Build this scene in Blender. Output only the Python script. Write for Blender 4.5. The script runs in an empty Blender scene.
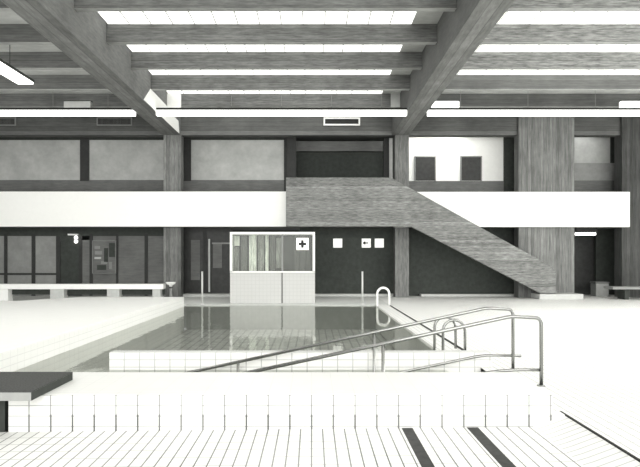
import bpy, bmesh, math, random
from mathutils import Vector, Matrix
random.seed(4)
C = bpy.context.scene.collection
F, CX, CY, EYE = 640.0, 312.0, 258.0, 1.8
def wx(x, d): return (x - CX) * d / F          # lateral metres of a sight line at depth d
def wz(y, d): return EYE - (y - CY) * d / F    # height of a sight line at depth d

# ------------------------------------------------------------------ materials
TINT = (0.985, 1.0, 0.97)
def grey(v, t=TINT): return (v*t[0], v*t[1], v*t[2], 1)
class N:
    def __init__(s, name):
        s.m = bpy.data.materials.new(name); s.m.use_nodes = True
        s.t = s.m.node_tree; s.b = s.t.nodes['Principled BSDF']; s.o = s.t.nodes['Material Output']
    def n(s, typ, **kw):
        nd = s.t.nodes.new(typ)
        for k, v in kw.items(): setattr(nd, k, v)
        return nd
    def l(s, a, b): s.t.links.new(a, b)
    def math(s, op, a, b=None, c=None):
        nd = s.n('ShaderNodeMath', operation=op)
        for i, v in enumerate((a, b, c)):
            if v is None: continue
            if isinstance(v, (int, float)): nd.inputs[i].default_value = v
            else: s.l(v, nd.inputs[i])
        return nd.outputs[0]
    def pos(s): return s.n('ShaderNodeNewGeometry').outputs['Position']
    def xyz(s):
        sp = s.n('ShaderNodeSeparateXYZ'); s.l(s.pos(), sp.inputs[0]); return sp.outputs
    def noise(s, scale, stretch=(1,1,1), detail=4, rough=.55):
        mp = s.n('ShaderNodeMapping'); s.l(s.pos(), mp.inputs[0]); mp.inputs['Scale'].default_value = stretch
        nz = s.n('ShaderNodeTexNoise'); s.l(mp.outputs[0], nz.inputs['Vector'])
        nz.inputs['Scale'].default_value = scale; nz.inputs['Detail'].default_value = detail
        nz.inputs['Roughness'].default_value = rough
        return nz.outputs[0]
    def ramp(s, fac, stops):
        r = s.n('ShaderNodeValToRGB'); s.l(fac, r.inputs[0]); e = r.color_ramp.elements
        while len(e) < len(stops): e.new(.5)
        for el, (p, c) in zip(e, stops): el.position = p; el.color = c
        return r.outputs[0]
    def mixc(s, fac, a, b, mode='MIX'):
        m = s.n('ShaderNodeMix', data_type='RGBA', blend_type=mode)
        if isinstance(fac, (int, float)): m.inputs[0].default_value = fac
        else: s.l(fac, m.inputs[0])
        for i, v in ((6, a), (7, b)):
            if isinstance(v, tuple): m.inputs[i].default_value = v
            else: s.l(v, m.inputs[i])
        return m.outputs[2]
    def base(s, c, rough=.6, spec=.3):
        if isinstance(c, tuple): s.b.inputs['Base Color'].default_value = c
        else: s.l(c, s.b.inputs['Base Color'])
        s.b.inputs['Roughness'].default_value = rough
        s.b.inputs['Specular IOR Level'].default_value = spec
        return s.m
    def bump(s, h, strength=.3, dist=.02):
        b = s.n('ShaderNodeBump'); b.inputs['Strength'].default_value = strength
        b.inputs['Distance'].default_value = dist; s.l(h, b.inputs['Height']); s.l(b.outputs[0], s.b.inputs['Normal'])

def plain(name, v, rough=.6, var=.08, tint=TINT, metal=0, spec=.3, sc=6):
    s = N(name); nz = s.noise(sc, detail=3)
    c = s.ramp(nz, [(.3, grey(v*(1-var), tint)), (.7, grey(v*(1+var), tint))])
    s.b.inputs['Metallic'].default_value = metal
    return s.base(c, rough, spec)

def concrete(name, v, stretch, board=None, bw=.16, contrast=.35, fine=7.0):
    """board-marked concrete: grain stretched along the boards, a line at every board joint"""
    s = N(name)
    g = s.noise(fine, stretch, 6, .7); blot = s.noise(.8, (1, 1, 1), 4, .6)
    c = s.ramp(g, [(.25, grey(v*(1-contrast))), (.5, grey(v)), (.78, grey(v*(1+contrast*1.2)))])
    c2 = s.ramp(blot, [(.3, grey(.78, (1,1,1))), (.7, grey(1.12, (1,1,1)))])
    c = s.mixc(1.0, c, c2, 'MULTIPLY')
    if board is not None:
        ax = s.xyz()[board]; u = s.math('DIVIDE', ax, bw)
        fl = s.math('FLOOR', u); wn = s.n('ShaderNodeTexWhiteNoise', noise_dimensions='1D'); s.l(fl, wn.inputs['W'])
        tone = s.ramp(wn.outputs[0], [(0, grey(.78, (1,1,1))), (1, grey(1.2, (1,1,1)))])
        c = s.mixc(1.0, c, tone, 'MULTIPLY')
        ln = s.math('LESS_THAN', s.math('FRACT', u), .09)
        c = s.mixc(s.math('MULTIPLY', ln, .55), c, grey(v*.45))
    s.bump(g, .35, .02)
    return s.base(c, .85, .2)

def tiles(name, ua, va, tw, th, u0=0, v0=0, lu=.008, lv=.006, col=.86, ku=.55, kv=.35, rough=.35, dark=.25, stripes=(), thick_below=None, spec=.35, var=.02):
    s = N(name); ax = s.xyz()
    def lines(a, o, w, lw):
        u = s.math('DIVIDE', s.math('SUBTRACT', ax[a], o), w)
        f = s.math('FRACT', s.math('ADD', u, lw/(2*w)))
        return s.math('LESS_THAN', f, lw/w)
    A = lines(ua, u0, tw, lu); B = lines(va, v0, th, lv)
    fade = s.ramp(s.noise(.9, detail=2), [(.35, (.8,)*3+(1,)), (.62, (1,)*3+(1,))])
    mA = s.math('MULTIPLY', A, ku); mB = s.math('MULTIPLY', B, kv)
    if thick_below is not None:
        A2 = lines(ua, u0, tw, lu*1.6)
        low = s.math('LESS_THAN', ax[2], thick_below)
        mA = s.math('MAXIMUM', mA, s.math('MULTIPLY', s.math('MULTIPLY', A2, low), .95))
    m = s.math('MAXIMUM', mA, mB)
    m = s.math('MULTIPLY', m, fade)
    body = s.ramp(s.noise(3.0, detail=3), [(.3, grey(col*(1-var), (1, 1, .975))), (.7, grey(col*(1+var*.5), (1, 1, .975)))])
    c = s.mixc(m, body, grey(dark))
    for (a, b) in stripes:
        k = s.math('MULTIPLY', s.math('GREATER_THAN', ax[ua], a), s.math('LESS_THAN', ax[ua], b))
        dk = s.ramp(s.noise(14, detail=4), [(.3, grey(.02)), (.75, grey(.05))])
        c = s.mixc(k, c, dk)
    return s.base(c, rough, spec)

def emit(name, v, strength, tint=(1, 1, .97)):
    s = N(name); s.base(grey(v, tint), .5)
    nz = s.ramp(s.noise(2.0, detail=2), [(.3, grey(.93, tint)), (.7, grey(1, tint))])
    s.l(nz, s.b.inputs['Emission Color']); s.b.inputs['Emission Strength'].default_value = strength
    return s.m

M = {}
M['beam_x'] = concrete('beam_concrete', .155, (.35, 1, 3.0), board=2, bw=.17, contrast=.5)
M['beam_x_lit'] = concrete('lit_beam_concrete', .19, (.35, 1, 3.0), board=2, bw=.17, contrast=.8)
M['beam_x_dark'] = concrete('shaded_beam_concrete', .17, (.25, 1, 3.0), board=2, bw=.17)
M['beam_y'] = concrete('main_beam_concrete', .185, (2.0, .3, 2.0), board=0, bw=.26, contrast=.3)
M['column'] = concrete('column_concrete', .19, (3, 3, .35), board=0, bw=.18, contrast=.45)
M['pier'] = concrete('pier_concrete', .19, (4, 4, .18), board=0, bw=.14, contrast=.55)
M['stair'] = concrete('stair_concrete', .205, (.5, 1, 3.5), board=2, bw=.13, contrast=.75, fine=6)
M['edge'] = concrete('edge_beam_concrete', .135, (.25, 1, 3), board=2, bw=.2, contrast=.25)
M['white'] = plain('white_plaster', .86, .6, .01, (1, 1, .975))
M['parapet'] = plain('white_parapet_paint', .9, .5, .01, (1, 1, .97))
M['gallery_white'] = plain('white_gallery_paint', .86, .6, .02, (1, 1, .97))
M['grey_panel'] = concrete('grey_gallery_panel', .46, (1, 1, 1), contrast=.1, fine=4)
M['lower_panel'] = concrete('grey_lower_panel', .30, (1, 1, 1), contrast=.12, fine=4)
M['dado'] = concrete('gallery_dado', .165, (.3, 1, 2), contrast=.2)
M['dark'] = plain('dark_wall_paint', .054, .7, .15, (.93, 1.03, .93), spec=.15)
M['darker'] = plain('dark_frame_paint', .042, .6, .1, spec=.15)
M['darkglass'] = plain('dark_glass', .046, .35, .15, spec=.12)
M['midgrey'] = plain('mid_grey_paint', .25, .6, .08)
M['lightgrey'] = plain('light_grey_paint', .5, .6, .06)
M['deckgrey'] = plain('far_deck_tile', .62, .5, .05)
M['black'] = plain('black_rubber', .022, .8, .35, sc=40)
M['metal'] = plain('brushed_steel', .30, .25, .06, metal=1)
M['whitemetal'] = plain('white_enamel', .85, .35, .01, (1, 1, .98))
M['soffit'] = concrete('pale_beam_underside', .36, (.35, 1, 1), contrast=.25)  # paler tone paints the floor's bounce light on the undersides
M['booth_back'] = plain('booth_interior_paint', .15, .8, .15, sc=2)
M['rubber'] = plain('grey_ribbed_rubber', .06, .8, .45, sc=45)
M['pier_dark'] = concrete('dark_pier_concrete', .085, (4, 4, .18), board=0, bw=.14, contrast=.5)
M['curtain'] = concrete('mottled_curtain_cloth', .4, (5, 5, .5), contrast=.8, fine=5)
M['curtain_pale'] = concrete('pale_curtain_cloth', .92, (5, 5, .6), contrast=.6, fine=4)
M['slab_edge'] = plain('slab_edge_concrete', .33, .7, .1)
M['post'] = plain('pale_painted_steel', .55, .4, .04)
M['lamp'] = emit('fluorescent_diffuser', .9, 2.2)
M['sky'] = emit('skylight_panel', .85, 1.25)
M['sky_front'] = emit('front_roof_glazing', .85, .55)
M['sign'] = emit('white_sign_face', .9, .35)  # added glow on sign faces that are not lamps
M['ceil'] = concrete('grey_ceiling_panel', .5, (.4, 1, 1), contrast=.12)
M['block_front'] = tiles('white_wall_tile', 0, 2, .25, .12, wx(29, 7.36), .222, .013, .011, .80, .8, .55, thick_below=-.0, dark=.08)
M['block_top'] = tiles('white_top_tile', 0, 1, .25, .12, wx(29, 7.36), 7.36, .008, .008, .80, .15, .15)
M['low_front'] = tiles('white_low_wall_tile', 0, 2, .25, .12, wx(109, 10.5), .25, .016, .016, .86, .5, .4, dark=.15)
M['deck'] = tiles('white_deck_tile', 0, 1, .125, .25, 0, 0, .016, .016, .80, .6, .5, rough=.4, dark=.15)
M['raised'] = tiles('white_raised_deck_tile', 0, 1, .25, .25, 0, 0, .008, .008, .93, .08, .1)
M['raised_side'] = tiles('white_raised_side_tile', 1, 2, .25, .125, 0, .33, .012, .012, .95, .18, .22)
M['basin'] = tiles('white_basin_tile', 0, 1, .125, .25, wx(29, 7.36), 7.36, .014, .014, .80, .88, .5, rough=.5, dark=.07, spec=.12, stripes=((wx(401.5, 7.36), wx(412.5, 7.36)), (wx(466.5, 7.36), wx(478, 7.36))))
M['slope'] = tiles('white_slope_tile', 1, 0, .125, .6, 0, 0, .018, .001, .80, .5, 0, dark=.15)
M['poolfloor'] = tiles('grey_pool_floor_tile', 0, 1, .25, .25, 0, 0, .05, .03, .75, .5, .3, dark=.1, var=.3)
M['booth_tile'] = tiles('pale_booth_tile', 0, 2, .15, .15, 0, 0, .02, .02, .50, .2, .2)

def water_mat():
    s = N('pool_water'); t = s.t; t.nodes.remove(s.b)
    tr = s.n('ShaderNodeBsdfTransparent'); tr.inputs[0].default_value = grey(.85)
    gl = s.n('ShaderNodeBsdfGlossy'); gl.inputs['Roughness'].default_value = .04; gl.inputs[0].default_value = grey(.95)
    nz = s.noise(5, (1, .35, 1), 3, .5)
    b = s.n('ShaderNodeBump'); b.inputs['Strength'].default_value = .3; b.inputs['Distance'].default_value = .012
    s.l(nz, b.inputs['Height']); s.l(b.outputs[0], gl.inputs['Normal'])
    fr = s.n('ShaderNodeFresnel'); fr.inputs[0].default_value = 1.33
    mx = s.n('ShaderNodeMixShader'); s.l(s.math('MULTIPLY', fr.outputs[0], .8), mx.inputs[0]); s.l(tr.outputs[0], mx.inputs[1]); s.l(gl.outputs[0], mx.inputs[2])
    s.l(mx.outputs[0], s.o.inputs[0]); return s.m
M['water'] = water_mat()
def glass_mat():
    s = N('clear_window_glass'); s.t.nodes.remove(s.b)
    tr = s.n('ShaderNodeBsdfTransparent'); tr.inputs[0].default_value = grey(.9)
    gl = s.n('ShaderNodeBsdfGlossy'); gl.inputs['Roughness'].default_value = .22
    mx = s.n('ShaderNodeMixShader'); mx.inputs[0].default_value = .02; s.l(tr.outputs[0], mx.inputs[1]); s.l(gl.outputs[0], mx.inputs[2])
    s.l(mx.outputs[0], s.o.inputs[0]); return s.m
M['glass'] = glass_mat()

# ------------------------------------------------------------------ mesh helpers
def box(bm, x0, x1, y0, y1, z0, z1, mi=0, top=None, side=None, under=None):
    v = [bm.verts.new(p) for p in ((x0,y0,z0),(x1,y0,z0),(x1,y1,z0),(x0,y1,z0),(x0,y0,z1),(x1,y0,z1),(x1,y1,z1),(x0,y1,z1))]
    fs = []
    for k, q in enumerate(((0,3,2,1),(4,5,6,7),(0,1,5,4),(2,3,7,6),(1,2,6,5),(3,0,4,7))):
        f = bm.faces.new([v[i] for i in q]); f.material_index = mi; fs.append(f)
    if top is not None: fs[1].material_index = top
    if under is not None: fs[0].material_index = under
    if side is not None: fs[4].material_index = side; fs[5].material_index = side
    return fs
def prism(bm, pts, axis, a, b, mi=0, caps=None):
    """extrude a polygon of 2-D points; axis 1: points are (x,z) extruded in y; axis 2: (x,y) in z; axis 0: (y,z) in x"""
    def P(p, t): return {1: (p[0], t, p[1]), 2: (p[0], p[1], t), 0: (t, p[0], p[1])}[axis]
    A = [bm.verts.new(P(p, a)) for p in pts]; B = [bm.verts.new(P(p, b)) for p in pts]
    n = len(pts)
    f1 = bm.faces.new(A[::-1]); f2 = bm.faces.new(B)
    fs = [bm.faces.new((A[i], A[(i+1) % n], B[(i+1) % n], B[i])) for i in range(n)]
    for f in fs + [f1, f2]: f.material_index = mi
    if caps is not None: f1.material_index = caps; f2.material_index = caps
    return fs
def fillet(pts, r, n=5):
    pts = [Vector(p) for p in pts]; out = [pts[0]]
    for i in range(1, len(pts)-1):
        a, b, c = pts[i-1], pts[i], pts[i+1]
        d1 = (a-b); d2 = (c-b); k = min(r, d1.length*.45, d2.length*.45)
        p = b + d1.normalized()*k; q = b + d2.normalized()*k
        for j in range(n+1):
            t = j/n; out.append((1-t)**2*p + 2*t*(1-t)*b + t*t*q)
    out.append(pts[-1]); return out
def tube(bm, pts, r, seg=10):
    pts = [Vector(p) for p in pts]; rings = []; prev = None
    for i, p in enumerate(pts):
        d = (pts[min(i+1, len(pts)-1)] - pts[max(i-1, 0)]).normalized()
        if prev is None:
            u = d.cross(Vector((0, 0, 1))) if abs(d.z) < .9 else d.cross(Vector((0, 1, 0)))
        else: u = prev - d*prev.dot(d)
        u.normalize(); prev = u; w = d.cross(u)
        rings.append([bm.verts.new(p + (u*math.cos(2*math.pi*k/seg) + w*math.sin(2*math.pi*k/seg))*r) for k in range(seg)])
    for a, b in zip(rings, rings[1:]):
        for k in range(seg): bm.faces.new((a[k], a[(k+1) % seg], b[(k+1) % seg], b[k])).smooth = True
    bm.faces.new(rings[0][::-1]); bm.faces.new(rings[-1])
def lathe(bm, c, prof, seg=24):
    rings = [[bm.verts.new((c[0]+r*math.cos(2*math.pi*k/seg), c[1]+r*math.sin(2*math.pi*k/seg), c[2]+z)) for k in range(seg)] for r, z in prof]
    for a, b in zip(rings, rings[1:]):
        for k in range(seg): bm.faces.new((a[k], a[(k+1) % seg], b[(k+1) % seg], b[k])).smooth = True
    bm.faces.new(rings[0][::-1]); bm.faces.new(rings[-1])
def link(name, bm, mats, parent=None, bevel=0):
    bmesh.ops.recalc_face_normals(bm, faces=bm.faces)
    me = bpy.data.meshes.new(name)
    if parent is not None:
        p = parent; off = Vector((0, 0, 0))
        while p is not None: off += p.location; p = p.parent
        bmesh.ops.translate(bm, vec=-off, verts=bm.verts)
    bm.to_mesh(me); bm.free()
    for m in (mats if isinstance(mats, (list, tuple)) else [mats]): me.materials.append(M[m])
    o = bpy.data.objects.new(name, me); C.objects.link(o); o.parent = parent
    if bevel:
        b = o.modifiers.new('bevel', 'BEVEL'); b.width = bevel; b.segments = 2; b.limit_method = 'ANGLE'
    return o
def tag(o, label, cat, group=None, kind=None):
    o['label'] = label; o['category'] = cat
    if group: o['group'] = group
    if kind: o['kind'] = kind
    return o
def empty(name, loc, label, cat, group=None):
    o = bpy.data.objects.new(name, None); C.objects.link(o); o.location = loc; o.empty_display_size = .2
    return tag(o, label, cat, group)
def bxo(name, mats, dims, parent=None, bevel=0, **kw):
    bm = bmesh.new(); box(bm, *dims, **kw); return link(name, bm, mats, parent, bevel)
def struct(name, mats, dims, label, cat, group=None, bevel=0, **kw):
    return tag(bxo(name, mats, dims, None, bevel, **kw), label, cat, group, 'structure')
def child(name, mats, dims, parent, bevel=0, **kw): return bxo(name, mats, dims, parent, bevel, **kw)
def dup(root, loc, label=None):
    r = root.copy(); C.objects.link(r); r.location = loc
    if label: r['label'] = label
    for ch in list(root.children):
        c = ch.copy(); C.objects.link(c); c.parent = r
        for g in ch.children:
            d = g.copy(); C.objects.link(d); d.parent = c
    return r

# ------------------------------------------------------------------ key dimensions
YB0, YB1 = 7.36, 8.81            # tiled block
YW0, YW1 = 10.5, 10.75           # low wall
YPF = 24.75                      # far pool edge
XL, XR = -4.83, 2.45             # pool sides
XG = 2.93                        # gutter line
ZW = -.035                       # water level
YC = 29.2                        # columns, edge beam
XA0, XA1 = -6.8, -6.0            # left main beam
XM0, XM1 = 3.65, 4.43            # right main beam
ZS = 7.41                        # main beam soffit
ZB, ZC = 8.10, 8.63              # cross beam soffit, ceiling panels
YPP = 28.8                       # parapet front

# ------------------------------------------------------------------ floor, pool
bm = bmesh.new()
box(bm, XG+.05, 17.5, YB0+.15, 31.5, -.6, 0)                 # right deck
box(bm, XG, 17.5, -4, YB0+.15, -.6, 0)
box(bm, 2.77, XG+.05, YB0+.15, YW1, -.6, 0)
box(bm, XG, XG+.05, YW1, YPF, -.6, -.03)                     # slot of the gutter
box(bm, XR, XG, YW1, YPF, -.9, 0)                            # white coping beside the pool
deck = tag(link('floor', bm, ['deck']), 'white tiled pool deck right of the pool and along the stair side', 'floor', None, 'structure')
struct('trim_1', ['black'], (XG-.012, XG+.062, YW1+.01, YPF-.02, -.035, .004), 'dark gutter slot along the right edge of the large pool', 'gutter')
struct('trim_2', ['black'], (XG-.024, XG+.0, -3.9, YB0+.16, -.05, .004), 'black gutter strip on the deck edge right of the front basin', 'gutter')
bm = bmesh.new(); box(bm, -17.5, XG+.05, YPF, 31.5, -.9, 0)
tag(link('floor', bm, ['deckgrey']), 'grey strip of deck between the far pool edge and the columns', 'floor', None, 'structure')
bm = bmesh.new()
box(bm, XL, XR, YPF-.14, YPF, -1.0, .004)
tag(link('trim_3', bm, ['lightgrey']), 'pale coping along the far edge of the large pool', 'coping', None, 'structure')
# raised deck on the left
bm = bmesh.new()
prism(bm, [(-17.5, 8.95), (XL, 8.95), (XL, 24.15), (-8.7, 24.15), (-10.1, 22.0), (-17.5, 22.0)], 2, -.95, .33, 0)
bm.faces.ensure_lookup_table()
for f in bm.faces:
    f.normal_update()
    if abs(f.normal.x) > .9: f.material_index = 1
tag(link('floor', bm, ['raised', 'raised_side'], None, .012), 'raised white tiled deck along the left side of the pool', 'floor', None, 'structure')
bm = bmesh.new(); box(bm, -17.5, -8.6, 22.0, YPF, -.9, 0)
tag(link('floor', bm, ['deckgrey']), 'low grey floor behind the raised left deck by the bench', 'floor', None, 'structure')
# pool floor and water
bm = bmesh.new(); box(bm, XL-.02, 2.9, YB1-.02, YPF, -1.3, -.95)
tag(link('floor', bm, ['poolfloor']), 'tiled floor of the large pool seen through the water', 'pool floor', None, 'structure')
bm = bmesh.new()
pts = [(XL+.001, YB1+.01), (2.2, YB1+.01), (2.2, YW0), (wx(109, YW0)-.005, YW0), (wx(109, YW0)-.005, YW1), (XR-.002, YW1), (XR-.002, YPF-.141), (XL+.001, YPF-.141)]
f = bm.faces.new([bm.verts.new((x, y, ZW)) for x, y in pts])
tag(link('water', bm, ['water']), 'still grey pool water reflecting the white booth', 'water', None, 'stuff')
# low white wall behind the entry steps
bm = bmesh.new(); box(bm, wx(109, YW0), 2.95, YW0, YW1, -1.0, .25)
tag(link('wall_low', bm, ['low_front'], None, .01), 'low white tiled wall standing in front of the large pool', 'low wall', None, 'structure')
# steps descending left into the pool between block and low wall
bm = bmesh.new()
st = [(2.77, -1.0), (2.77, 0.0)]
x, z = 2.77, 0.0
for k in range(6):
    z -= .16; st.append((x - .001*k, z)); x -= .45; st.append((x, z))
st.append((x, -1.0))
prism(bm, st, 1, YB1, YW0)
t = tag(link('entry_steps', bm, ['deck']), 'white tiled steps going down left between the block and the low wall', 'steps', None, 'structure')
# big tiled block in the foreground
bm = bmesh.new(); box(bm, wx(8, YB0), 2.77, YB0, YB1, -.6, .23, 0, 1)
tag(link('tiled_block', bm, ['block_front', 'block_top'], None, .012), 'long white tiled block across the front of the pool', 'tiled block', None, 'structure')
# front basin: gently sloping tiled floor and slanting side
bm = bmesh.new()
zl, zr = -.245, -.14
q = [(-9, -4, zl-.08), (2.54, -4, zr), (2.54, YB0, zr), (-9, YB0, zl-.01)]
v = [bm.verts.new(p) for p in q] + [bm.verts.new((p[0], p[1], -.7)) for p in q]
for k in ((0,1,2,3), (7,6,5,4), (0,4,5,1), (1,5,6,2), (2,6,7,3), (3,7,4,0)): bm.faces.new([v[i] for i in k])
tag(link('floor', bm, ['basin']), 'white tiled front basin floor with two black lane lines', 'basin floor', None, 'structure')
bm = bmesh.new()
prism(bm, [(2.54, zr), (2.64, zr+.03), (XG-.024, -.012), (XG-.024, -.7), (2.54, -.7)], 1, -4, YB0+.0)
tag(link('trim_4', bm, ['slope']), 'slanting tiled edge between front basin floor and right deck', 'pool edge', None, 'structure')
bm = bmesh.new(); box(bm, 2.77, XG, YB0, YB0+.15, -.6, 0)
tag(link('trim_5', bm, ['white']), 'white corner of the deck at the end of the tiled block', 'pool edge', None, 'structure')

# black topped platform slab on the left end of the block
pl = empty('platform', (-4.2, 7.6, .23), 'black topped slab platform lying on the left end of the tiled block', 'platform')
child('slab', ['slab_edge', 'dark'], (-5.6, -3.08, 7.02, 8.24, .232, .325), pl, .004, side=1)  # dark side faces paint in the shade on the slab's sides
child('rubber_top', ['rubber'], (-5.6, -3.08, 7.02, 8.24, .325, .335), pl)
child('support', ['dark'], (-5.5, -3.56, 7.42, 8.2, -.26, .23), pl)

# ------------------------------------------------------------------ walls
struct('wall_left', ['pier'], (-17.9, -17.5, -4, 34, -.6, 9.2), 'concrete wall on the far left of the hall', 'wall')
struct('wall_right', ['white'], (17.5, 17.9, -4, 34, -.6, 9.2), 'pale wall on the far right of the hall', 'wall')
struct('wall_back', ['dark'], (-17.5, 17.5, 33.6, 34, -.6, 9.2), 'dark wall at the very back behind the stair landing', 'wall')
YG = 30.6                                        # gallery wall
YLW = 30.4                                       # lower wall
# gallery slab + parapet
struct('trim_6', ['dado'], (-17.5, 17.5, YPP+.32, 33.6, 3.25, 3.6), 'concrete floor slab of the gallery behind the white parapet', 'gallery slab')
struct('balcony_parapet', ['parapet'], (-17.5, wx(286, YPP), YPP, YPP+.2, wz(226.6, YPP), wz(191.5, YPP)), 'long white balcony parapet left of the concrete stair', 'parapet', 'white balcony parapets', .01)
struct('balcony_parapet', ['parapet'], (wx(394, YPP), wx(630, YPP), YPP, YPP+.2, wz(227, YPP), wz(191.8, YPP)), 'white balcony parapet right of the concrete stair', 'parapet', 'white balcony parapets', .01)
# columns
def column(x0, x1, y0, y1, label, mat='column', z1=8.7): return struct('column', [mat], (x0, x1, y0, y1, 0, z1), label, 'column', 'concrete columns', .015)
column(wx(163.5, YC), wx(181, YC), YC, YC+.6, 'concrete column under the left main beam, behind white parapet', z1=7.6)
column(wx(395, YC), wx(409, YC), YC, YC+.6, 'slim concrete column right of the three white signs', z1=7.6)
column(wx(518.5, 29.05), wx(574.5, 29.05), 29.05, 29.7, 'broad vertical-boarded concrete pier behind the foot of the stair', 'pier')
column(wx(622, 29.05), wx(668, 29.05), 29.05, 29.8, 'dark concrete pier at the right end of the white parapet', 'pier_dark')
# edge beam above gallery
struct('beam', ['edge'], (-17.5, 17.5, YC+.02, YC+.55, ZS, 9.0), 'long concrete edge beam above the gallery opening', 'beam')
struct('trim_7', ['dark'], (-17.5, 17.5, YC+.55, 33.6, 7.62, 7.8), 'dark ceiling of the gallery behind the edge beam', 'gallery ceiling')

# gallery back wall by segment
def gseg(x0, x1, mat, y0, y1, name='wall_gallery', yd=YG, label='', cat='wall', th=.12):
    return struct(name, [mat], (wx(x0, yd), wx(x1, yd), yd, yd+th, wz(y1, yd), wz(y0, yd)), label, cat)
gl = empty('gallery_screen', (-10.5, YG, 3.6), 'grey panelled screen on the gallery left of the stair landing', 'screen wall')
gl['kind'] = 'structure'
def gch(name, mat, x0, x1, y0, y1, par, yd=YG, th=.1): return child(name, [mat], (wx(x0, yd), wx(x1, yd), yd, yd+th, wz(y1, yd), wz(y0, yd)), par)
gch('dado', 'dado', -60, 289, 180, 196, gl, YG-.05, .2)
gch('panel', 'grey_panel', -60, 80, 140, 180, gl); gch('panel', 'grey_panel', 89, 165, 140, 180, gl); gch('panel', 'grey_panel', 191, 284, 140, 180, gl)
gch('mullion', 'darker', 80, 89, 130, 181, gl, YG-.06, .18)
gch('mullion', 'darker', 182, 191, 130, 181, gl, YG-.06, .18)
gch('mullion', 'darker', 284, 290, 130, 196, gl, YG-.06, .18)
gch('header', 'dark', -60, 289, 128, 140, gl, YG-.02, .15)
# stair landing recess
lr = empty('landing_recess', (0, 31.5, 3.6), 'dark recess behind the stair landing with a pale lintel', 'recess'); lr['kind'] = 'structure'
gch('back_panel', 'dark', 284, 398, 125, 200, lr, 32.0, .1)
gch('lintel', 'dado', 296, 386, 141, 151, lr, 31.5, .2)
gch('jamb', 'darker', 287, 296, 130, 185, lr, 30.4, .3)
gch('jamb', 'darker', 384, 389, 130, 185, lr, 30.4, .3)
gch('strip', 'lightgrey', 389.3, 392.6, 138, 181, lr, 30.35, .08)
# white gallery wall on right
gw = empty('gallery_wall', (7, YG, 3.6), 'bright white gallery wall with two dark square panels', 'wall'); gw['kind'] = 'structure'
gch('panel', 'gallery_white', 408, 504, 128, 181, gw)
gch('dado', 'dado', 408, 518, 181, 200, gw, YG-.05, .2)
gch('jamb', 'dark', 504, 519, 128, 200, gw, YG-.1, .25)
for x0, x1, lab in ((414.5, 436, 'dark square panel on the white gallery wall, beside the slim column'), (460.5, 482, 'dark square panel on the white gallery wall, nearer the broad pier')):
    o = empty('wall_panel', (wx((x0+x1)/2, 30.55), 30.55, wz(180.5, 30.55)), lab, 'panel', 'dark square panels on the gallery wall')
    child('panel', ['darkglass'], (wx(x0+.8, 30.5), wx(x1-.8, 30.5), 30.52, 30.58, wz(180.5, 30.5), wz(157, 30.5)), o)
    bm = bmesh.new()
    for a in ((x0, x0+1, 156, 180.8), (x1-1, x1, 156, 180.8), (x0, x1, 156, 157)):
        box(bm, wx(a[0], 30.5), wx(a[1], 30.5), 30.49, 30.59, wz(a[3], 30.5), wz(a[2], 30.5))
    link('frame', bm, ['midgrey'], o)
gr = empty('gallery_window', (12.5, YG, 3.6), 'gallery opening with grey lower panel right of the broad pier', 'window'); gr['kind'] = 'structure'
gch('back_panel', 'grey_panel', 573, 611, 130, 164, gr, YG, .1)
gch('dark_panel', 'dark', 610.5, 619, 130, 163, gr, YG-.03, .1)
gch('lower_panel', 'lower_panel', 573, 619, 163, 180.5, gr, YG-.1, .15)
gch('frame', 'lightgrey', 618.5, 620.5, 134, 181, gr, YG-.15, .08)
gch('jamb', 'dado', 620.5, 628, 128, 200, gr, YG-.2, .3)
gch('header', 'edge', 573, 628, 118, 135.5, gr, YG-.15, .2)
gch('sill', 'dado', 573, 628, 180.5, 200, gr, YG-.2, .3)

# ------------------------------------------------------------------ lower level
ls = empty('glazed_screen', (-11, YLW, 0), 'dark framed glazed screen under the balcony left of the column', 'glazed screen'); ls['kind'] = 'structure'
def lch(name, mat, x0, x1, y0, y1, par, yd=YLW, th=.08): return child(name, [mat], (wx(x0, yd), wx(x1, yd), yd, yd+th, max(0, wz(y1, yd)), wz(y0, yd)), par)
lch('transom', 'dark', -60, 182, 222, 236, ls, YLW-.04, .15)
lch('pane', 'lower_panel', -60, 57, 236, 297, ls); lch('pane', 'dado', 91, 165, 236, 297, ls)
for x0, x1 in ((4, 7), (31.5, 35), (89.5, 92.5), (116, 118), (144.5, 147.5)): lch('mullion', 'darker', x0, x1, 234, 297, ls, YLW-.05, .1)
lch('rail', 'darker', -60, 57, 273, 275, ls, YLW-.04, .06)
dr = empty('door_1', (wx(69, YLW), YLW, 0), 'dark door in the glazed screen below the small white lamp', 'door'); dr['kind'] = 'structure'
lch('leaf', 'dark', 60, 79, 242, 297, dr, YLW+.02); lch('frame', 'darker', 56, 60, 234, 297, dr, YLW-.03, .15); lch('frame', 'darker', 79, 82, 234, 297, dr, YLW-.03, .15)
lch('side_panel', 'dado', 82, 89.5, 240, 297, dr, YLW, .08); lch('header', 'dark', 60, 79, 234, 242, dr, YLW-.02, .1)
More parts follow.
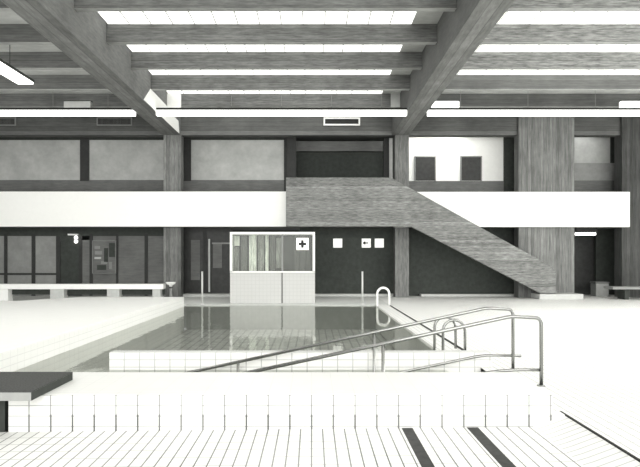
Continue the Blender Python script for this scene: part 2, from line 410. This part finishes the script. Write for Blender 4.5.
# notice on the screen: sheets pinned on a board
nb = empty('notice_board', (wx(104, 30.3), 30.3, 1.2), 'faint notice board with pinned sheets behind the bench', 'notice board')
child('board', ['dado'], (wx(93, 30.3), wx(115.5, 30.3), 30.3, 30.34, wz(273, 30.3), wz(241, 30.3)), nb)
bm = bmesh.new()
for a, b, c_, d_ in ((92.4, 93, 240.5, 273.5), (115.5, 116.1, 240.5, 273.5), (93, 115.5, 240.5, 241), (93, 115.5, 273, 273.5)): box(bm, wx(a, 30.3), wx(b, 30.3), 30.26, 30.34, wz(d_, 30.3), wz(c_, 30.3))
link('frame', bm, ['midgrey'], nb)
for x0, x1, y0, y1, m in ((94.5, 100, 246, 249, 'midgrey'), (95, 102, 251, 254.5, 'midgrey'), (94.5, 101, 257, 259, 'lightgrey'), (104, 108, 248, 262, 'dark'), (109, 115, 243, 257, 'dark'), (97, 106, 265, 270, 'dark'), (101, 107, 261, 264, 'midgrey'), (109, 112, 262, 269, 'midgrey')):
    child('sheet', [m], (wx(x0, 30.28), wx(x1, 30.28), 30.28, 30.3, wz(y1, 30.28), wz(y0, 30.28)), nb)
# white lamp above door
wl = empty('wall_lamp', (wx(73, 30.2), 30.3, wz(239, 30.2)), 'small white lamp bracket above the dark door', 'lamp')
child('bracket', ['whitemetal'], (wx(68, 30.2), wx(78, 30.2), 30.14, 30.34, wz(235.4, 30.2), wz(233.8, 30.2)), wl, .01)
for y in (237.6, 241.4):
    bm = bmesh.new(); lathe(bm, (wx(76, 30.2), 30.2, wz(y, 30.2)), [(.02, -.09), (.08, -.05), (.09, 0), (.08, .05), (.02, .09)], 14); link('globe', bm, ['lamp'], wl)
# centre: dark entrance left of booth
de = empty('door_2', (wx(205, YLW), YLW, 0), 'dark glazed entrance between the left column and the white booth', 'door'); de['kind'] = 'structure'
lch('pane', 'darkglass', 182, 232, 226, 297, de)
lch('pane', 'dado', 191, 200, 240, 280, de, YLW-.02, .02)
lch('frame', 'darker', 203, 206, 232, 297, de, YLW-.06, .1)
lch('handle', 'lightgrey', 208.4, 210, 239, 292, de, YLW-.14, .05)
lch('pane', 'dado', 213, 222, 244, 268, de, YLW-.02, .02)
lch('rail', 'midgrey', 212, 230, 242.5, 244, de, YLW-.08, .05)
struct('wall_lower', ['dark'], (wx(300, YLW), wx(530, YLW), YLW, YLW+.2, 0, 3.25), 'dark wall under the balcony behind the stair', 'wall')
struct('wall_lower_right', ['dark'], (wx(530, 31.8), wx(660, 31.8), 31.8, 32, 0, 3.25), 'dark wall deep under the balcony right of the pier', 'wall')
struct('baseboard_back', ['lightgrey'], (wx(315, 30), wx(394, 30), 29.95, YLW, 0, wz(294, 30)), 'pale plinth below the dark wall with signs', 'plinth')
struct('baseboard_stair', ['lightgrey'], (wx(421, 30), wx(519, 30), 29.95, YLW, 0, wz(294.2, 30)), 'pale plinth under the concrete stair', 'plinth')
struct('baseboard_entrance', ['lightgrey'], (wx(183, 29.6), wx(232, 29.6), 29.55, YLW, 0, wz(294.2, 29.6)), 'pale plinth below the dark glazed entrance', 'plinth')
lch('panel', 'darkglass', 570, 600, 240, 290, struct('wall_lobby', ['dark'], (wx(596, 31.4), wx(625, 31.4), 31.4, 31.6, 0, 3.25), 'dark grey lobby wall beside the right pier', 'wall'), 31.75, .04)

# ------------------------------------------------------------------ ceiling
bays = (('left', -17.5, XA0), ('middle', XA1, XM0), ('right', XM1, 17.5))
def main_beam(x0, x1, label):
    bm = bmesh.new(); box(bm, x0, x1, 6.0, YC+.05, ZS, 9.0)
    return tag(link('beam', bm, ['beam_y'], None, .02), label, 'beam', 'deep main beams of the ceiling', 'structure')
main_beam(XA0, XA1, 'deep concrete main beam running from upper left to the left column')
main_beam(XM0, XM1, 'deep concrete main beam running from upper right to the slim column')
dk = [13.6, 16.13, 18.68, 21.2, 23.86, 26.6]
words = ['sixth', 'fifth', 'fourth', 'third', 'second', 'first']
wn = 1
for bay, x0, x1 in bays:
    for k, d in enumerate(dk):
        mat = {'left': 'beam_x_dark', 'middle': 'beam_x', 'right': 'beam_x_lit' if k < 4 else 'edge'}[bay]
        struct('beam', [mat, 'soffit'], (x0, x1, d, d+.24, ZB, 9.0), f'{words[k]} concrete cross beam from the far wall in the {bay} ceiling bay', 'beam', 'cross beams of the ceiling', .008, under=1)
    for k in range(6):
        a = dk[k]+.24; b = dk[k+1] if k < 5 else YC+.02
        lit = bay == 'middle' or (bay == 'right' and k < 4)
        if lit:
            o = struct(f'window_{wn}', ['sky'], (x0 + (.05 if bay == 'middle' else 0), x1 - (.75 if bay == 'middle' else 0), a, b, ZC, ZC+.05), f'bright skylight strip beyond the {words[k]} cross beam in the {bay} bay', 'skylight', 'bright skylight strips'); wn += 1
            nb_ = 14
            bm = bmesh.new()
            xa, xb = x0+.05, x1-(.75 if bay == 'middle' else 0)
            for j in range(1, nb_):
                xx = xa + (xb-xa)*j/nb_; box(bm, xx-.015, xx+.015, a, b, ZC-.012, ZC)
            link('glazing_bar', bm, ['lightgrey'], o)
            if bay == 'middle': struct('ceiling', ['ceil'], (x1-.75, x1, a, b, ZC, ZC+.05), f'grey ceiling end beyond the {words[k]} cross beam beside the right main beam', 'ceiling')
        else:
            struct('ceiling', ['ceil'], (x0, x1, a, b, ZC, ZC+.05), f'grey ceiling panel beyond the {words[k]} cross beam in the {bay} bay', 'ceiling')
struct('ceiling', ['sky_front'], (-17.5, 17.5, -4, 13.6, 9.0, 9.2), 'glazed roof above the front part of the hall', 'ceiling')  # unseen glowing surface added to light the foreground floor
struct('roof', ['dark'], (-17.5, 17.5, 13.6, 34, 9.0, 9.2), 'dark roof slab above the beams', 'roof')
# left patches paint the strip light's glow; right one is a pale end patch
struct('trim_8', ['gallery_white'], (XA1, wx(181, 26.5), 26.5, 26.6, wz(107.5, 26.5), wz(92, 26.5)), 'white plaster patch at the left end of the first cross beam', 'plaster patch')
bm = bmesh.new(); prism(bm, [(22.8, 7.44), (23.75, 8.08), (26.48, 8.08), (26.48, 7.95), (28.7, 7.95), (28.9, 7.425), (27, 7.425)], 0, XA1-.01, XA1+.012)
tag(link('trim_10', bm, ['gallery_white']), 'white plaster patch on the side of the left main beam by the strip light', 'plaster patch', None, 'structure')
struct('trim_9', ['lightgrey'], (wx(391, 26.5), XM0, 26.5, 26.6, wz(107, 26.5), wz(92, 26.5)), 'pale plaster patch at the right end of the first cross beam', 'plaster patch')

# strip lights across the hall
YLm = 24.55
for x0, x1, lab in ((-17.4, XA0, 'long fluorescent strip light across the left ceiling bay'), (XA1, XM0, 'long fluorescent strip light across the middle ceiling bay'), (XM1, 17.4, 'long fluorescent strip light across the right ceiling bay')):
    o = empty('strip_light', ((x0+x1)/2, YLm, wz(115, YLm)), lab, 'lamp', 'long strip lights across the hall')
    child('diffuser', ['lamp'], (x0+.02, x1-.01, YLm, YLm+.2, wz(115.2, YLm), wz(110, YLm)), o)
    child('housing', ['black'], (x0+.02, x1-.01, YLm, YLm+.22, wz(109.9, YLm), wz(107.7, YLm)), o)
    n = 5
    for j in range(n):
        xx = x0 + (x1-x0)*(j+.5)/n
        bm = bmesh.new(); tube(bm, [(xx, YLm+.11, wz(108.3, YLm)), (xx, YLm+.11, ZC+.02)], .007, 6); link('hanger', bm, ['midgrey'], o)
o = empty('strip_light', (wx(25, 20.6), 16, 7.3), 'slanting fluorescent strip light at the left edge of the ceiling', 'lamp')
zl_ = wz(84.3, 20.6)
child('diffuser', ['lamp'], (wx(18, 20.6), wx(33.5, 20.6), 8.5, 20.6, zl_, zl_+.06), o)
child('housing', ['dark'], (wx(18, 20.6)-.02, wx(33.5, 20.6)+.02, 8.5, 20.62, zl_+.06, zl_+.14), o)
for yy in (10, 15, 19.5):
    bm = bmesh.new(); tube(bm, [(wx(26, 20.6), yy, zl_+.14), (wx(26, 20.6), yy, 8.66 if yy > 13.6 else 9.02)], .012, 6); link('hanger', bm, ['dark'], o)
for x0, x1, m, lab in ((64, 91, 'lightgrey', 'grey box fixture above the strip light in the left bay'), (432, 459, 'lamp', 'white box fixture above the strip light beside the right main beam'), (621, 650, 'lamp', 'white box fixture above the strip light at the right edge')):
    o = empty('box_fixture', (wx((x0+x1)/2, 24.6), 24.6, wz(108, 24.6)), lab, 'fixture', 'box fixtures on the strip lights')
    child('body', [m], (wx(x0, 24.6), wx(x1, 24.6), 24.56, 24.76, wz(107.8, 24.6), wz(101.3, 24.6)), o, .02)
    child('cap', ['dark'], (wx(x0, 24.6), wx(x1, 24.6), 24.58, 24.8, wz(101.3, 24.6), wz(100.6, 24.6)), o)
# vents in the edge beam
for x0, x1, m, lab in ((-10, 16, 'midgrey', 'dark vent in the edge beam at the left edge'), (97, 132, 'midgrey', 'grey framed vent in the edge beam left of the left column'), (323.5, 360, 'whitemetal', 'white framed vent in the edge beam above the stair landing')):
    o = empty('air_vent', (wx((x0+x1)/2, YC), YC, wz(125, YC)), lab, 'vent', 'air vents in the edge beam')
    X0, X1, Z0, Z1 = wx(x0, YC), wx(x1, YC), wz(125.6, YC), wz(117.5, YC); t = .07 if m == 'whitemetal' else .04
    bm = bmesh.new()
    box(bm, X0, X1, YC-.05, YC+.02, Z0, Z0+t); box(bm, X0, X1, YC-.05, YC+.02, Z1-t, Z1); box(bm, X0, X0+t, YC-.05, YC+.02, Z0+t, Z1-t); box(bm, X1-t, X1, YC-.05, YC+.02, Z0+t, Z1-t)
    link('frame', bm, [m], o)
    bm = bmesh.new(); box(bm, X0+t, X1-t, YC-.0, YC+.02, Z0+t, Z1-t)
    for j in range(3):
        zz = Z0+t+(Z1-Z0-2*t)*(j+.5)/3; box(bm, X0+t, X1-t, YC-.03, YC, zz-.012, zz+.012)
    link('grille', bm, ['darker' if m == 'whitemetal' else 'pier_dark'], o)

# ------------------------------------------------------------------ concrete stair
YS = 28.0
sr = empty('staircase', (wx(548, YS), YS, 0), 'massive concrete staircase sloping down right from the gallery', 'staircase')
pp = [(286, 177.5), (391, 177.5), (552, 267), (556, 272), (556, 293.6), (541, 293.6), (411, 226.5), (286, 226.5)]
bm = bmesh.new(); prism(bm, [(wx(x, YS), wz(y, YS)) for x, y in pp], 1, YS, YS+.22); link('parapet', bm, ['stair'], sr, .015)
bm = bmesh.new()
n = 20; zb_ = .18; xb = wx(561, YS); za = 3.75; xa = xb-(za-zb_)/.516
top = []
for k in range(n):
    X = xa+(xb-xa)*k/n; Z = za+(zb_-za)*k/n; X2 = xa+(xb-xa)*(k+1)/n
    top += [(X, Z), (X2, Z)]
prism(bm, [(wx(286, YS), za)] + top + [(xb-.45, zb_), (xa, za-.3), (wx(286, YS), za-.3)], 1, YS+.22, 29.0)
link('flight', bm, ['stair'], sr)
bm = bmesh.new(); tube(bm, fillet([(wx(300, YS), 28.9, za), (wx(300, YS), 28.9, za+.9), (xa, 28.9, za+.9), (xb-.3, 28.9, 1.05), (xb-.3, 28.9, .15)], .1), .02, 8); link('handrail', bm, ['darker'], sr)
child('foot_plate', ['lightgrey'], (wx(538.5, YS), wx(582, YS), 27.85, 29.0, 0, wz(294, YS)), sr, .01)

# ------------------------------------------------------------------ white booth
YK = 25.5
bo = empty('booth', (wx(272, YK), YK, 0), 'white booth with tiled base and wide window at the far pool edge', 'booth')
X0, X1 = wx(230, YK), wx(315, YK); zt, zm = wz(232, YK), wz(272, YK)
bm = bmesh.new(); box(bm, X0, X1, YK, YK+2.2, 0, zm); link('tiled_base', bm, ['booth_tile'], bo, .01)
child('joint_strip', ['dark'], (wx(281.6, YK), wx(282.6, YK), YK-.01, YK+.02, 0, zm), bo)
child('roof', ['white'], (X0, X1, YK, YK+2.2, zt-.1, zt), bo, .01)
bm = bmesh.new()
for a, b, c, d in ((230, 232.4, 232, 272), (312.6, 315, 232, 272), (232.4, 312.6, 232, 234), (230, 315, 271.2, 272.6)):
    box(bm, wx(a, YK), wx(b, YK), YK-.04, YK+.08, wz(d, YK), wz(c, YK))
link('window_frame', bm, ['white'], bo)
child('mullion', ['midgrey'], (wx(281.5, YK), wx(283.2, YK), YK, YK+.06, zm, zt-.1), bo)
child('glass', ['glass'], (wx(232.4, YK), wx(312.6, YK), YK+.02, YK+.03, zm, zt-.1), bo)
child('side_wall', ['lightgrey'], (X0, X0+.08, YK+.08, YK+2.2, zm, zt-.1), bo); child('side_wall', ['lightgrey'], (X1-.08, X1, YK+.08, YK+2.2, zm, zt-.1), bo)
child('back_wall', ['booth_back'], (X0+.08, X1-.08, YK+.95, YK+1.05, zm, zt-.1), bo)
yk = YK+.55
for a, b, m, y0, y1 in ((232.5, 239.5, 'curtain_pale', 236, 246), (233, 239, 'curtain', 247, 271), (241, 247, 'midgrey', 236, 271), (249, 256.5, 'curtain_pale', 235, 271), (258, 264, 'curtain', 235, 271), (265.3, 268.6, 'curtain_pale', 234, 271), (270, 275, 'midgrey', 236, 271), (276, 281.5, 'curtain', 238, 268), (294, 311, 'booth_back', 235, 271)):  # strips painted as reflections of bright windows in the booth glass
    bm = bmesh.new(); xx0, xx1 = wx(a, yk), wx(b, yk); nn = 8; pts = []
    for j in range(nn+1):
        pts.append((xx0+(xx1-xx0)*j/nn, yk+.04*math.sin(j*2.4)))
    for j in range(nn+1):
        pts.append((xx1-(xx1-xx0)*j/nn, yk+.02+.04*math.sin((nn-j)*2.4)))
    prism(bm, pts, 2, wz(y1, yk), wz(y0, yk)); link('curtain', bm, [m], bo)
def plus(name, cx, cz, s, w, y, mat, par):
    bm = bmesh.new()
    pts = [(-w,-s),(w,-s),(w,-w),(s,-w),(s,w),(w,w),(w,s),(-w,s),(-w,w),(-s,w),(-s,-w),(-w,-w)]
    prism(bm, [(cx+a, cz+b) for a, b in pts], 1, y-.015, y); return link(name, bm, [mat], par)
fs = empty('first_aid_sign', (wx(302.5, YK), YK-.03, wz(250, YK)), 'white square sign with black cross on the booth window', 'sign')
child('panel', ['sign'], (wx(296.5, YK), wx(308.6, YK), YK-.06, YK-.041, wz(250, YK), wz(238, YK)), fs)
plus('cross', wx(302.4, YK), wz(244, YK), .15, .05, YK-.062, 'black', fs)
# wall signs
for x0, lab, kind in ((333.2, 'blank white square sign left of the pair on the dark wall', 0), (361.8, 'white square sign with a black arrow on the dark wall', 1), (374.8, 'blank white square sign between the arrow sign and the column', 2)):
    ys = 30.34
    o = empty('wall_sign', (wx(x0+4.5, ys), ys, wz(247.5, ys)), lab, 'sign')
    child('panel', ['sign'], (wx(x0, ys), wx(x0+9, ys), ys, ys+.05, wz(247.6, ys), wz(238.6, ys)), o)
    if kind == 1:
        bm = bmesh.new(); cx, cz = wx(x0+3.6, ys), wz(243, ys)
        prism(bm, [(cx-.14, cz), (cx-.0, cz+.1), (cx-.0, cz+.03), (cx+.14, cz+.03), (cx+.14, cz-.03), (cx-.0, cz-.03), (cx-.0, cz-.1)], 1, ys-.012, ys)
        link('arrow', bm, ['black'], o)
# strip lamp under balcony
o = empty('ceiling_lamp', (wx(586, 29.9), 29.9, wz(236, 29.9)), 'short white strip lamp under the balcony right of the pier', 'lamp')
child('diffuser', ['lamp'], (wx(575.5, 29.9), wx(595.5, 29.9), 29.85, 29.98, wz(235.2, 29.9), wz(232.6, 29.9)), o)
child('housing', ['darker'], (wx(575.5, 29.9), wx(597, 29.9), 29.85, 29.98, wz(232.6, 29.9), 3.26), o)

# ------------------------------------------------------------------ bench, fountain, right bench, box
yb = 26.3
be = empty('bench', (-10, yb, 0), 'long white topped bench on pale supports behind the raised deck', 'bench')
child('seat', ['whitemetal'], (wx(-40, yb), wx(163, yb), yb, yb+.55, wz(289.3, yb), wz(284.2, yb)), be, .015)
for a, b, m in ((-30, -14, 'lightgrey'), (-6, 7.5, 'white'), (49.5, 63.5, 'lightgrey'), (106.5, 119, 'lightgrey'), (152, 160, 'lightgrey')):
    child('support', [m], (wx(a, yb), wx(b, yb), yb+.05, yb+.5, 0, wz(289.3, yb)), be, .01)
child('back_board', ['dark'], (wx(-40, yb), wx(163, yb), yb+.4, yb+.46, wz(295.2, yb), wz(289.3, yb)), be)  # dark strip painted in for the shade under the seat
yf = 26.6
fo = empty('drinking_fountain', (wx(170.5, yf), yf, 0), 'small white basin on a pedestal in front of the left column', 'fountain')
bm = bmesh.new(); c = (wx(170.8, yf), yf, 0)
lathe(bm, c, [(.11, 0), (.11, .06), (.06, .1), (.055, .42), (.07, wz(287, yf))]); link('pedestal', bm, ['midgrey'], fo)
bm = bmesh.new(); z0 = wz(286.8, yf)
lathe(bm, c, [(.06, z0), (.07, z0+.06), (.16, z0+.11), (.21, z0+.17), (.2, z0+.2), (.1, z0+.17)]); link('basin', bm, ['whitemetal'], fo)
bm = bmesh.new(); lathe(bm, c, [(.05, wz(288, yf)-.02), (.08, wz(288, yf)), (.05, wz(288, yf)+.1)], 12); link('tap_collar', bm, ['darker'], fo)
yr = 28.6
rb = empty('bench', (wx(632, yr), yr, 0), 'low grey slab bench at the right edge beside the dark pier', 'bench')
child('seat', ['midgrey'], (wx(613, 27.6), wx(680, 27.6), 27.6, 28.5, wz(289.5, 27.6), wz(287, 27.6)), rb, .01)
for a in (625, 660): child('support', ['dark'], (wx(a, 27.7), wx(a+4, 27.7), 27.7, 28.4, 0, wz(289.5, 27.6)), rb)
bx = empty('storage_box', (wx(602, 30), 30, 0), 'small grey box on the floor right of the broad pier', 'box')
child('body', ['midgrey'], (wx(595, 30), wx(608, 30), 29.9, 30.5, 0, wz(283.5, 30)), bx, .03)
child('lid', ['dado'], (wx(594.5, 30), wx(608.5, 30), 29.87, 30.53, wz(283.5, 30), wz(281.8, 30)), bx, .02)

# ------------------------------------------------------------------ steel: handrails, ladders, posts
RT = .026
def handrail(yd, xend, zend, xs, zs, xp, zp, low, label):
    """sloping top rail from low left end up to a level end, then down as the end post"""
    o = empty('handrail', (xp, yd, 0), label, 'handrail', 'handrails of the entry steps')
    sl = (zs-zend)/(xs-xend); xe = xend-.9; ze = zend-.9*sl
    bm = bmesh.new(); tube(bm, fillet([(xe, yd, ze), (xs, yd, zs), (xp, yd, zp), (xp, yd, 0)], .09), RT); link('top_rail', bm, ['metal'], o)
    bm = bmesh.new(); tube(bm, fillet([Vector(p) for p in low], .2), RT*.85); link('lower_rail', bm, ['metal'], o)
    for xx in (1.0, -1.19):
        zz = zend + (xx-xend)*sl
        bm = bmesh.new(); tube(bm, [(xx, yd, max(-.95, -.99)), (xx, yd, zz)], RT*.9); link('post', bm, ['metal'], o)
    bm = bmesh.new(); lathe(bm, (xp, yd, 0), [(.06, 0), (.06, .012), (.03, .02)], 14); link('floor_flange', bm, ['metal'], o)
    return o
handrail(10.3, -1.87, -.02, wx(487, 10.3), wz(308, 10.3), wx(513, 10.3), wz(309.5, 10.3), [(.6, 10.3, -.22), (1.53, 10.3, -.02), (2.77, 10.3, .24), (wx(521, 10.3), 10.3, .225)], 'steel handrail of the entry steps running against the low wall')
handrail(9.0, -.8, .21, wx(511, 9.0), wz(316.4, 9.0), wx(541.3, 9.0), wz(318, 9.0), [(1.3, 9.0, -.03), (2.56, 9.0, .205), (2.9, 9.0, .23), (wx(541, 9.0), 9.0, .225)], 'steel handrail of the entry steps just behind the tiled block')
def arch(bm, x0, x1, yd, ztop, z0, z1):
    r = (x1-x0)/2; cx = (x0+x1)/2
    pts = [(x0, yd, z0)] + [(cx - r*math.cos(a), yd, ztop - r + r*math.sin(a)) for a in [math.pi*j/14 for j in range(15)]] + [(x1, yd, z1)]
    tube(bm, pts, RT*1.05)
la = empty('pool_ladder', (2.7, 12.5, 0), 'steel pool ladder with two arched rails at the near right pool edge', 'ladder')
for yd, x0, x1, zt_ in ((12.75, wx(434.6, 12.75), wx(455.6, 12.75), wz(317, 12.75)), (12.3, wx(443, 12.3), wx(465, 12.3), wz(320, 12.3))):
    bm = bmesh.new(); arch(bm, x0, x1, yd, zt_, -.85, 0); link('arched_rail', bm, ['metal'], la)
for zz in (-.3, -.55, -.8):
    bm = bmesh.new(); tube(bm, [(2.46, 12.3, zz), (2.46, 12.75, zz)], .03, 8); link('rung', bm, ['metal'], la)
lb = empty('pool_ladder', (2.7, 24.0, 0), 'steel arched grab rail at the far right corner of the pool', 'ladder')
for yd in (24.2,):
    bm = bmesh.new(); x0, x1 = wx(377.2, yd), wx(389.2, yd)
    r = (x1-x0)/2; cx = (x0+x1)/2; zt_ = wz(287.8, yd)
    pts = [(x0, yd, -.8)] + [(cx - r*math.cos(a), yd, zt_ - r + r*math.sin(a)) for a in [math.pi*j/14 for j in range(15)]] + [(x1, yd, 0)]
    tube(bm, pts, .042); link('arched_rail', bm, ['whitemetal'], lb)
for zz in (-.3, -.6):
    bm = bmesh.new(); tube(bm, [(x0, 24.2, zz), (x0, 24.6, zz)], .03, 8); link('rung', bm, ['metal'], lb)
for xp, lab in ((202.2, 'thin pale post at the far pool edge left of the booth'), (362.4, 'thin pale post at the far pool edge right of the booth')):
    yd = 24.85
    o = empty('pool_post', (wx(xp, yd), yd, 0), lab, 'post', 'thin posts at the far pool edge')
    bm = bmesh.new(); tube(bm, [(wx(xp, yd), yd, 0), (wx(xp, yd), yd, wz(271.5, yd))], .035, 8); link('pole', bm, ['post'], o)
    bm = bmesh.new(); lathe(bm, (wx(xp, yd), yd, 0), [(.08, 0), (.08, .02), (.04, .05)], 12); link('base', bm, ['post'], o)

# ------------------------------------------------------------------ lights, world, camera
def area(name, loc, size, power, target=None, rot=None, sy=None):
    l = bpy.data.lights.new(name, 'AREA'); l.energy = power; l.shape = 'RECTANGLE'; l.size = size; l.size_y = sy or size
    l.color = (1, 1, .975)
    o = bpy.data.objects.new(name, l); C.objects.link(o); o.location = loc
    d = Vector(target) - Vector(loc); o.rotation_euler = d.to_track_quat('-Z', 'Y').to_euler()
    return o
area('window_light_behind', (0, -3.5, 4.5), 26, 120, (0, 20, 3.5), sy=7)
sl = bpy.data.lights.new('window_sun', 'SUN'); sl.energy = 2.6; sl.angle = math.radians(50); sl.color = (1, 1, .975)
so = bpy.data.objects.new('window_sun', sl); C.objects.link(so); so.location = (0, -3, 6); so.rotation_euler = Vector((.05, 1, -.2)).to_track_quat('-Z', 'Y').to_euler()
area('window_light_right', (16.8, 17, 4.0), 14, 1500, (2, 20, 1), sy=5)
area('window_light_left', (-16.8, 19, 4.5), 16, 700, (0, 24, 5), sy=5)  # added fill light for the darker left side, no window there
area('gallery_lamp', (5.8, 29.95, 7.57), 2.6, 40, (5.7, 30.5, 5.4), sy=.06)
area('gallery_lamp_end', (12.8, 30.0, 7.57), 1.0, 4, (12.6, 30.7, 6.2), sy=.06)
w = bpy.data.worlds.new('world'); bpy.context.scene.world = w; w.use_nodes = True
w.node_tree.nodes['Background'].inputs[0].default_value = (1, 1, .98, 1); w.node_tree.nodes['Background'].inputs[1].default_value = .55
cam = bpy.data.cameras.new('camera'); co = bpy.data.objects.new('camera', cam); C.objects.link(co)
co.location = (0, 0, EYE); co.rotation_euler = (math.pi/2, 0, 0)
cam.sensor_width = 36; cam.lens = 36; cam.shift_x = (320-CX)/640; cam.shift_y = (CY-233.5)/640; cam.clip_end = 200
sc = bpy.context.scene; sc.camera = co
sc.view_settings.view_transform = 'Standard'; sc.view_settings.look = 'None'; sc.view_settings.exposure = .35
